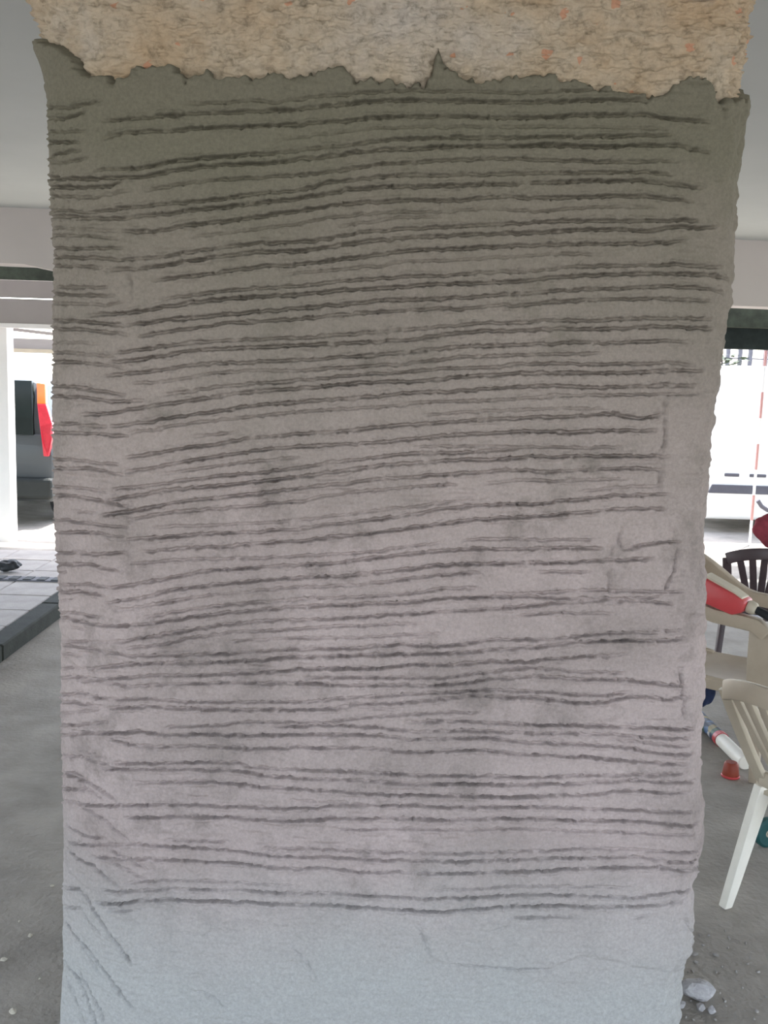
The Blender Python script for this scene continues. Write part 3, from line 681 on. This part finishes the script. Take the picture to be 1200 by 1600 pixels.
# ================================================================== CHAIRS
def arc_pts(fn, n): return [fn(i / (n - 1)) for i in range(n)]
def make_chair(name, loc, rz, mat, label, foot_x=-0.22, back_x=-0.315, top_z=0.76, slats=6, leg_mat=None, slot=False, arm_t=0.022, arm_u=0.66, arm_k=2.2, front_w=0.055, apron=0.0, arm_z=0.635):
    """one-piece plastic armchair, faces local +X, width along local Y"""
    c = empty(name, loc, rz); tag(c, label, 'chair')
    sz = 0.41
    # seat: dished panel
    nx, ny = 10, 10; v = []; f = []
    for k, dz in ((0, 0.0), (1, -0.014)):
        for i in range(nx):
            for j in range(ny):
                u = i/(nx-1); w = j/(ny-1)*2-1
                x = -0.15 + 0.42*u; hw = 0.19 + 0.035*u
                z = sz - 0.022*math.sin(math.pi*u)*(1-w*w) - 0.03*max(0, (u-.8)/.2)**2
                v.append((x, w*hw, z + dz))
    I = lambda k, i, j: k*nx*ny + i*ny + j
    for i in range(nx-1):
        for j in range(ny-1):
            f += [(I(0,i,j), I(0,i+1,j), I(0,i+1,j+1), I(0,i,j+1)), (I(1,i,j), I(1,i,j+1), I(1,i+1,j+1), I(1,i+1,j))]
    for i in range(nx-1):
        f += [(I(0,i,0), I(1,i,0), I(1,i+1,0), I(0,i+1,0)), (I(0,i,ny-1), I(0,i+1,ny-1), I(1,i+1,ny-1), I(1,i,ny-1))]
    for j in range(ny-1):
        f += [(I(0,0,j), I(0,0,j+1), I(1,0,j+1), I(1,0,j)), (I(0,nx-1,j), I(1,nx-1,j), I(1,nx-1,j+1), I(0,nx-1,j+1))]
    MB().add(v, f).build('seat', mat, c, smooth=True)
    # legs: tapered, splayed
    for sx, sy in ((-1, 1), (-1, -1), (1, 1), (1, -1)):
        if sx < 0: top = (-0.135, sy*0.185, sz+0.01); bot = (foot_x, sy*0.225, 0)
        else: top = (0.245, sy*0.215, arm_z-0.015); bot = (0.275, sy*0.245, 0)
        t, b = Vector(top), Vector(bot)
        pts = [t.lerp(b, k/5) for k in range(6)]
        w = [0.066, 0.062, 0.056, 0.050, 0.044, 0.036] if sx < 0 else [front_w, front_w*1.05, front_w, 0.05, 0.044, 0.036]
        g = MB().sweep(pts, w, [0.030]*6, (1, 0, 0))
        g.v = [(x, y, max(z, 0.0)) if z < 0.02 else (x, y, z) for x, y, z in g.v]
        g.build('leg', leg_mat or mat, c, smooth=True, bevel=0.005)
    # back frame: arched top rail, two stiles, lower rail
    def back(u, w):   # u 0 seat..1 top, w -1..1
        x = -0.15 + (back_x + 0.15) * (u ** 0.85) - 0.05 * (1 - w*w) * u ** .7
        hw = 0.165 + 0.055 * u
        z = sz + 0.02 + (top_z - sz - 0.02) * u
        return Vector((x, w * hw, z))
    rail = arc_pts(lambda t: back(1 - 0.13 * abs(2*t-1) ** 2.2, 2*t-1), 15)
    MB().sweep(rail, 0.062, 0.024, (0.1, 0, 1)).build('top_rail', mat, c, smooth=True, bevel=0.006)
    for sy in (-1, 1):
        MB().sweep(arc_pts(lambda t: back(0.88*t, sy), 9), 0.045, 0.020, (0, 1, 0)).build('stile', mat, c, smooth=True, bevel=0.005)
    MB().sweep(arc_pts(lambda t: back(0.08, 1.0*(2*t-1)), 9), 0.05, 0.022, (0.1, 0, 1)).build('lower_rail', mat, c, smooth=True, bevel=0.005)
    for i in range(slats):
        w0 = (-1 + 2*(i+1)/(slats+1))
        pts = arc_pts(lambda t: back(0.08 + (0.98 - 0.13*abs(w0)**2.2 - 0.08)*t, w0*(0.55 + 0.45*t)), 9)
        MB().sweep(pts, [0.020 + 0.012*k/8 for k in range(9)] if not slot else 0.036, 0.016, (0, 1, 0)).build('slat', mat, c, smooth=True, bevel=0.003)
    if apron:
        for sy in (-1, 1):
            MB().box((-0.15, sy*0.20-.008, sz-apron), (0.26, sy*0.20+.008, sz-.012)).build('apron', mat, c, bevel=0.004)
    # arms
    for sy in (-1, 1):
        b0 = back(arm_u, sy)
        def arm(t):
            x = b0.x + (0.275 - b0.x) * t
            z = b0.z + (arm_z - b0.z) * smooth(0, 1/arm_k, t) + 0.012*math.sin(math.pi*t)
            if t > .9: z -= 0.03*((t-.9)/.1)**2
            y = sy*(abs(b0.y) + (0.235-abs(b0.y))*min(1, t*2.5))
            return (x, y, z)
        MB().sweep(arc_pts(arm, 14), 0.052, arm_t, (0, 1, 0)).build('armrest', mat, c, smooth=True, bevel=0.006)
    return c

fa = on_floor(1133, 1418)
RA = math.radians(30)
def local_to_origin(pt, lx, ly, rz):
    return (pt.x - (lx*math.cos(rz) - ly*math.sin(rz)), pt.y - (lx*math.sin(rz) + ly*math.cos(rz)), 0)
locA = local_to_origin(fa, -0.22, 0.225, RA)
make_chair('plastic_chair', locA, RA, M['cream'], 'nearest off-white plastic chair with fanned back slats beside the pillar', slats=6, top_z=0.80, back_x=-0.34, leg_mat=M['whiteplastic'])

# second cream chair further back: the armrest sweeps past the pillar
make_chair('plastic_chair', (1.56, 4.40, 0), math.radians(-40), M['beige'], 'beige plastic armchair with the red tool on its armrest, partly behind the pillar', top_z=0.88, slats=5, arm_t=0.060, arm_u=0.95, arm_k=1.6, front_w=0.10, apron=0.06, arm_z=0.68)
# dark chair facing left
make_chair('plastic_chair', (2.10, 5.46, 0), math.radians(80), M['brown'], 'dark brown plastic chair with slotted back under the maroon cloth', top_z=0.80, slats=6, slot=True, back_x=-0.28, arm_z=0.585)

# maroon cloth bundle on the dark chair's back
def bundle(name, c, size, mat, label, cat, seed, fold=0.12, sub=4):
    bm = bmesh.new(); bmesh.ops.create_icosphere(bm, subdivisions=sub, radius=1.0)
    r = random.Random(seed); ws = [(Vector((r.gauss(0, 1), r.gauss(0, 1), r.gauss(0, 1))), r.uniform(0, 6), r.uniform(.5, 1)) for _ in range(9)]
    for v in bm.verts:
        d = v.co.normalized(); k = 1 + fold * sum(a * math.sin(2.4 * d.dot(w) * 1.6 + ph) for w, ph, a in ws) / 3
        v.co = Vector((d.x*size[0]*k, d.y*size[1]*k, d.z*size[2]*k))
    zmin = min(v.co.z for v in bm.verts)
    for v in bm.verts: v.co.z -= zmin
    me = bpy.data.meshes.new(name); bm.to_mesh(me); bm.free()
    me.polygons.foreach_set('use_smooth', [True]*len(me.polygons))
    o = link(name, me, mat); o.location = c; tag(o, label, cat); return o
cc = on_depth(1203, 890, 5.13)
bundle('cloth_bundle', (cc.x, cc.y, 0.832), (0.095, 0.06, 0.09), M['redcloth'], 'maroon cloth bundle sitting on top of the dark brown chair back', 'cloth', 5)

# red tool on the beige chair's seat
ca, sa = math.cos(math.radians(-40)), math.sin(math.radians(-40))
tl = (0.07, -0.237)
tp = empty('power_tool', (1.56 + tl[0]*ca - tl[1]*sa, 4.40 + tl[0]*sa + tl[1]*ca, 0.732)); tp.rotation_euler = (0, math.radians(14), math.radians(-40)); tag(tp, 'red plastic tool with a cream collar and black handle lying on the beige armrest', 'tool')
MB().prism([(-0.11, 0.0), (0.07, 0.0), (0.105, 0.028), (0.105, 0.075), (0.05, 0.090), (-0.11, 0.108)], 'y', -0.055, 0.055).build('housing', M['red'], tp, smooth=True, bevel=0.012)
MB().prism([(-0.10, 0.100), (0.04, 0.088), (0.085, 0.076), (0.085, 0.086), (0.03, 0.100), (-0.10, 0.116)], 'y', -0.04, 0.04).build('lid', M['cream'], tp, bevel=0.004)
MB().lathe([(0.018, 0.10), (0.028, 0.108), (0.028, 0.135), (0.021, 0.145)], 18, 'x', (0, 0, 0.052)).build('collar', M['cream'], tp, smooth=True)
MB().tube([(0.14, 0, 0.052), (0.20, 0, 0.046), (0.28, 0, 0.040), (0.30, 0, 0.040)], [0.016, 0.019, 0.019, 0.012], 14).build('handle', M['black'], tp, smooth=True)

# floor clutter
nb = on_depth(1098, 1104, 4.28)
bundle('cloth_bundle', (nb.x, nb.y, nb.z), (0.046, 0.040, 0.062), M['navy'], 'small navy blue cloth bag hanging at the side of the beige chair', 'bag', 9, fold=0.10)
t0, t1 = on_floor(1078, 1118), on_floor(1164, 1204)
tb = empty('printed_tube', (t0.x, t0.y, 0)); tag(tb, 'white tube with a dark printed sleeve lying behind the nearest chair', 'tube')
dv = (t1 - t0); L = dv.length; tb.rotation_euler = (0, 0, math.atan2(dv.y, dv.x))
R_ = 0.034
MB().lathe([(0.0, 0.50*L), (R_-.002, 0.50*L), (R_-.002, L-.004), (R_-.006, L), (0.0, L)], 20, 'x', (0, 0, R_)).build('tube_body', M['whiteplastic'], tb, smooth=True)
sleeve_mat = bpy.data.materials.new('printed_sleeve'); sleeve_mat.use_nodes = True
nt = sleeve_mat.node_tree; vo = nt.nodes.new('ShaderNodeTexVoronoi'); vo.inputs['Scale'].default_value = 26
tc = nt.nodes.new('ShaderNodeTexCoord'); nt.links.new(tc.outputs['Object'], vo.inputs['Vector'])
rp = nt.nodes.new('ShaderNodeValToRGB'); rp.color_ramp.interpolation = 'CONSTANT'
sp = nt.nodes.new('ShaderNodeSeparateColor'); nt.links.new(vo.outputs['Color'], sp.inputs[0]); nt.links.new(sp.outputs[0], rp.inputs[0])
e = rp.color_ramp.elements; e[0].position = 0; e[0].color = (.02, .03, .06, 1); e[1].position = .55; e[1].color = (.05, .09, .05, 1)
for p_, c_ in ((.72, (.22, .17, .06, 1)), (.84, (.45, .42, .40, 1)), (.93, (.05, .10, .20, 1))):
    k_ = e.new(p_); k_.color = c_
nt.links.new(rp.outputs[0], nt.nodes['Principled BSDF'].inputs['Base Color'])
MB().lathe([(0.0, 0), (R_, 0.0), (R_, 0.56*L), (0.0, 0.56*L)], 20, 'x', (0, 0, R_)).build('printed_sleeve', sleeve_mat, tb, smooth=True)['label'] = 'dark sleeve with small coloured print'
MB().lathe([(R_*.9, 0.56*L), (R_+.0012, 0.56*L), (R_+.0012, 0.61*L), (R_*.9, 0.61*L)], 20, 'x', (0, 0, R_)).build('red_band', M['red'], tb, smooth=True)
oc = on_floor(1141, 1214)
cap = empty('bottle_cap', (oc.x, oc.y, 0)); tag(cap, 'orange-red plastic cap on the floor behind the chair leg', 'cap')
MB().lathe([(0.0, 0), (0.034, 0), (0.036, 0.008), (0.030, 0.060), (0.024, 0.068), (0.0, 0.068)], 20).build('cap_shell', material('orange_cap', (0.26, 0.045, 0.022), 0.5, var=.2), cap, smooth=True)
MB().lathe([(0.037, 0.002), (0.039, 0.004), (0.039, 0.010), (0.037, 0.012)], 20).build('cap_rim', M['red'], cap, smooth=True)
wv = on_floor(1196, 1322)
wh = empty('small_wheel', (wv.x, wv.y, 0), math.radians(20)); tag(wh, 'small dark teal wheel with pale hub under the nearest chair', 'wheel')
MB().lathe([(0.030, -.014), (0.046, -.016), (0.055, -.010), (0.055, .010), (0.046, .016), (0.030, .014)], 28, 'y', (0, 0, 0.055)).build('tyre', M['teal'], wh, smooth=True)
MB().lathe([(0.0, -.012), (0.012, -.015), (0.030, -.009), (0.030, .009), (0.012, .015), (0.0, .012)], 20, 'y', (0, 0, 0.055)).build('hub', M['beige'], wh, smooth=True)
# ================================================================== LEFT BACKGROUND
# white gate frame: post, panelled header, braces
gp = on_floor(5, 868, 0.0)
gy = 8.75
a = on_depth(14.5, 700, gy); zt = on_depth(14, 504, gy).z
gate = empty('gate_frame', (a.x, gy, 0)); tag(gate, 'white gate post with panelled header standing left of the pillar', 'gate')
MB().box((-0.16, 0, 0.0), (0.0, 0.16, zt)).build('post', M['white'], gate, bevel=0.008)
z1 = on_depth(40, 507, gy-.05).z; z2 = on_depth(40, 466, gy-.05).z; z3 = on_depth(40, 438, gy-.05).z
MB().box((-2.4, -.05, z1), (1.6, 0.03, z2-.006)).build('header_panel', M['panel'], gate, bevel=0.004)
MB().box((-2.4, -.05, z2+.006), (1.6, 0.03, z3)).build('header_panel', M['panel'], gate, bevel=0.004)
zs = on_depth(40, 513, gy-.10).z
MB().box((-2.4, -.12, zs), (1.6, -.05, z1+.005)).build('drip_strip', M['white'], gate, bevel=0.004)
bx = gate.location.x
b0 = on_depth(10, 511, 9.3); b1 = on_depth(86, 523, 9.3)
MB().sweep([(b0.x-bx-.4, .55, b0.z+.02), (b1.x-bx+.2, .55, b1.z-.012)], 0.03, 0.03, (0, 1, 0)).build('brace', M['panel'], gate)
zb0 = on_depth(40, 545, 9.8).z; zb1 = on_depth(40, 529, 9.8).z; zb2 = on_depth(40, 551, 9.8).z
MB().box((-2.4, 1.0, zb0), (1.6, 1.10, zb1)).build('rear_rail', M['panel'], gate)
MB().box((-2.4, .98, zb2), (1.6, 1.12, zb0)).build('rear_rail', M['cream'], gate)

# dark slatted strip, rag and low step on the bright ground
d0, d1 = on_floor(-80, 898, .1), on_floor(150, 913, .1)
gr = empty('dark_strip', (-2.55, (d0.y+d1.y)/2, 0.098)); tag(gr, 'long dark slatted strip across the bright paving left of the pillar', 'strip')
MB().box((-1.6, -.06, 0), (0.28, .06, 0.012)).build('strip_base', M['steel'], gr)
for i in range(18):
    o = MB().box((-1.58 + i*.102, -.05, 0.012), (-1.52 + i*.102, .05, 0.017)).build('strip_bar', M['carblack'], gr)
rg = on_floor(14, 893, .1)
bundle('dark_rag', (rg.x, rg.y, 0.1), (0.085, 0.06, 0.045), M['black'], 'dark crumpled rag on the bright paving at the left edge', 'rag', 12, fold=.2)

# grey hatchback, seen from behind
CY = 10.0; CZ = 0.0
cr = on_depth(88, 705, CY)
car = empty('parked_car', (cr.x - 0.83, CY, CZ)); tag(car, 'dark grey hatchback seen from behind with tall red and orange tail light', 'car')
# lower body from plan sections along the length
def loft(sections, nseg=None):
    """sections: list of (y, [(x,z)...]) with equal counts"""
    v = []; f = []; n = len(sections[0][1])
    for y, ps in sections: v += [(x, y, z) for x, z in ps]
    for i in range(len(sections)-1):
        for k in range(n): f.append((i*n+k, i*n+(k+1) % n, (i+1)*n+(k+1) % n, (i+1)*n+k))
    f += [tuple(range(n)), tuple(range((len(sections)-1)*n, len(sections)*n))[::-1]]
    return MB().add(v, f)
def sec(w, z0, z1, top):    # body half-width, sill height, belt height, top half-width
    r = [(w*.90, z0), (w, z0+.14), (w, z1-.20), (top, z1)]
    return [(x, z) for x, z in r] + [(-x, z) for x, z in r[::-1]]
body = loft([(0.02, sec(.77, .30, .93, .74)), (0.12, sec(.82, .24, .96, .78)), (1.0, sec(.83, .20, .95, .79)), (2.6, sec(.83, .20, .95, .79)), (3.3, sec(.81, .22, .88, .74)), (3.75, sec(.74, .28, .72, .66)), (3.85, sec(.64, .34, .62, .58))])
body.build('body', M['carpaint'], car, smooth=True, bevel=0.02)
def gsec(w0, w1, z0, z1):
    r = [(w0, z0), (w0*.97+w1*.03, z0+.12*(z1-z0)), (w1, z1-.06), (w1-.14, z1)]
    return r + [(-x, z) for x, z in r[::-1]]
gh = loft([(0.06, gsec(.77, .74, .90, 1.00)), (0.15, gsec(.775, .68, .90, 1.22)), (0.30, gsec(.775, .61, .90, 1.47)), (0.8, gsec(.775, .60, .90, 1.505)), (1.8, gsec(.775, .60, .90, 1.49)), (2.3, gsec(.775, .63, .90, 1.25)), (2.75, gsec(.77, .72, .90, .96))])
gh.build('cabin', M['carpaint'], car, smooth=True, bevel=0.01)
def rear_quad(name, pts, mat, th=0.03, lab=None):
    """pts (x,z) on the sloping rear: y follows the rear profile"""
    def ry(z): return float(np.interp(z, [0.3, .93, 1.0, 1.22, 1.47, 1.52], [0.0, .02, .055, .145, .29, .40]))
    n = len(pts)
    v = [(x, ry(z) - th, z) for x, z in pts] + [(x, ry(z) + 0.03, z) for x, z in pts]
    f = [tuple(range(n)), tuple(range(n, 2*n))[::-1]] + [(i, (i+1) % n, n+(i+1) % n, n+i) for i in range(n)]
    o = MB().add(v, f).build(name, mat, car, bevel=0.006)
    if lab: o['label'] = lab
    return o
rear_quad('rear_window', [(-.60, .93), (.60, .93), (.575, 1.10), (.55, 1.30), (.50, 1.47), (-.50, 1.47), (-.55, 1.30), (-.575, 1.10)], M['glass_dark'])
for s in (-1, 1):
    rear_quad('tail_lamp_upper', [(s*.60, 1.24), (s*.69, 1.24), (s*.645, 1.44), (s*.555, 1.45)], M['orange'], .035, 'orange upper lamp')
    rear_quad('tail_lamp_lower', [(s*.705, .72), (s*.755, .72), (s*.80, .95), (s*.775, 1.05), (s*.69, 1.24), (s*.60, 1.24), (s*.655, 1.02), (s*.69, .88)], M['lensred'], .035, 'red lower lamp')
MB().box((-.80, -.07, .28), (.80, .12, .50)).build('rear_bumper', M['carblack'], car, bevel=0.04, seg=3)
MB().box((-.20, -.078, .36), (.20, -.06, .46)).build('number_plate', M['white'], car, bevel=0.004)
for s in (-1, 1):
    for yy in (0.62, 3.05):
        w_ = MB().lathe([(0.19, -.09), (0.27, -.095), (0.295, -.07), (0.295, .07), (0.27, .095), (0.19, .09)], 28, 'x', (s*.73, yy, .295)).build('wheel', M['black'], car, smooth=True)
        MB().lathe([(0.0, -.07), (0.17, -.075), (0.19, -.06), (0.19, .06), (0.17, .075), (0.0, .07)], 20, 'x', (s*.74, yy, .295)).build('wheel_rim', M['chrome'], w_, smooth=True)
    MB().box((s*.83-.02 if s > 0 else s*.83-.16, 2.25, .95), (s*.83+.16 if s > 0 else s*.83+.02, 2.37, 1.07)).build('door_mirror', M['carblack'], car, bevel=0.03)

# ================================================================== RIGHT BACKGROUND
VY = 11.0
vl = on_depth(1097, 720, VY)
van = empty('parked_van', (vl.x, VY, 0)); tag(van, 'white van parked side-on in bright sunlight right of the pillar', 'van')
zt = on_depth(1150, 571, VY).z
prof = [(0.0, .15), (0.02, .62), (0.06, 1.30), (0.14, zt-.12), (0.28, zt), (2.9, zt), (3.25, zt-.10), (3.75, 1.15), (4.35, .98), (4.5, .70), (4.5, .15)]
MB().prism(prof, 'y', 0.0, 1.68).build('body', M['vanwhite'], van, smooth=True, bevel=0.05, seg=3)
zs0, zs1 = on_depth(1150, 771, VY).z, on_depth(1150, 758, VY).z
MB().prism([(0.09, zs0), (0.13, zs1), (4.45, zs1), (4.45, zs0)], 'y', -0.03, 0.02).build('rub_strip', M['vanstrip'], van, bevel=0.006)
for x0, x1 in ((0.26, 0.42), (0.54, 0.72)):
    z_ = on_depth(1150, 743, VY).z
    MB().box((x0, -.02, z_-.012), (x1, .02, z_+.022)).build('door_handle', M['vanstrip'], van, bevel=0.006)
for xx in (1.20, 3.75):
    for yy in (0.10, 1.58):
        w_ = MB().lathe([(0.19, -.10), (0.29, -.10), (0.31, -.07), (0.31, .07), (0.29, .10), (0.19, .10)], 28, 'y', (xx, yy, .31)).build('wheel', M['black'], van, smooth=True)
        MB().lathe([(0.0, -.08), (0.17, -.085), (0.19, -.07), (0.19, .07), (0.17, .085), (0.0, .08)], 20, 'y', (xx, yy, .31)).build('wheel_rim', M['chrome'], w_, smooth=True)
MB().prism([(3.0, 1.20), (3.62, 1.16), (3.22, zt-.16), (3.0, zt-.14)], 'y', -0.006, 0.01).build('side_window', M['glass_dark'], van)
# curved rod at the pillar edge
c0, c1, c2 = on_depth(1107, 714, 10.3), on_depth(1102, 735, 10.3), on_depth(1101, 757, 10.3)
cb = on_floor(1100, 830); 
rod = empty('curved_rod', (c2.x, c2.y, 0)); tag(rod, 'thin curved dark rod with a small box beside the pillar edge', 'rod')
MB().tube([(0, 0, 0), (0, 0, c2.z-.02), (c1.x-c2.x, 0, c1.z), (c0.x-c2.x, 0, c0.z)], 0.010, 8).build('rod', M['vanstrip'], rod, smooth=True)
MB().box((-.05, -.03, c2.z-.03), (.02, .03, c2.z+.04)).build('rod_box', M['vanstrip'], rod, bevel=0.008)
# faded red and white pole
pp = on_depth(1184, 700, 10.2)
pole = empty('striped_pole', (pp.x, pp.y, 0)); tag(pole, 'thin faded red and white pole standing in front of the white van', 'pole')
ztop = on_depth(1184, 530, 10.2).z
nseg = 8
for i in range(nseg):
    MB().tube([(0, 0, ztop*i/nseg), (0, 0, ztop*(i+1)/nseg)], 0.014, 12).build('pole_section', M['pink'] if i % 2 else M['white'], pole, smooth=True)
q = [on_depth(x, y, 10.15) for x, y in ((1184, 782), (1190, 791), (1199, 797), (1215, 800), (1240, 790))]
cbl = MB().tube([(p.x, p.y, p.z) for p in q], 0.022, 8).build('cable', M['vanstrip'], None, smooth=True); tag(cbl, 'dark sagging cable tied to the striped pole', 'cable')
# far railing above the van
FY = 17.0
fr = on_depth(1110, 560, FY)
fence = empty('far_railing', (fr.x, FY, 0)); tag(fence, 'dark thin railing with upright posts beyond the white van', 'railing')
zt2 = on_depth(1150, 530, FY).z
for x in (1137, 1156, 1172, 1196, 1225):
    p = on_depth(x, 560, FY)
    MB().box((p.x-fr.x-.030, -.03, 0), (p.x-fr.x+.030, .03, zt2)).build('post', M['steel'], fence)
zz = on_depth(1150, 560, FY).z
MB().box((-.4, -.012, zz-.012), (3.0, .012, zz+.012)).build('rail', M['steel'], fence)
# dark leafy shrub beside it
sx = on_depth(1128, 566, 15.5)
shr = empty('shrub', (sx.x, 15.5, 0)); tag(shr, 'dark sparse shrub peeking over the white van at the pillar edge', 'shrub')
MB().tube([(0, 0, 0), (.03, 0, sx.z*.6), (0, 0, sx.z+.05)], [0.03, 0.025, 0.012], 8).build('stem', M['brown'], shr)
r = random.Random(4); v = []; f = []
for i in range(70):
    c = Vector((r.gauss(0, .16), r.gauss(0, .2), sx.z + r.gauss(0, .07))); a_ = r.uniform(0, 6.28)
    d1 = Vector((math.cos(a_), math.sin(a_), r.uniform(-.5, .3))) * .09; d2 = Vector((-math.sin(a_), math.cos(a_), r.uniform(-.6, .6))) * .03
    n = len(v); v += [c-d1, c+d2, c+d1, c-d2]; f.append((n, n+1, n+2, n+3))
lf = MB().add(v, f).build('foliage', M['leaf'], shr); lf['kind'] = 'stuff'
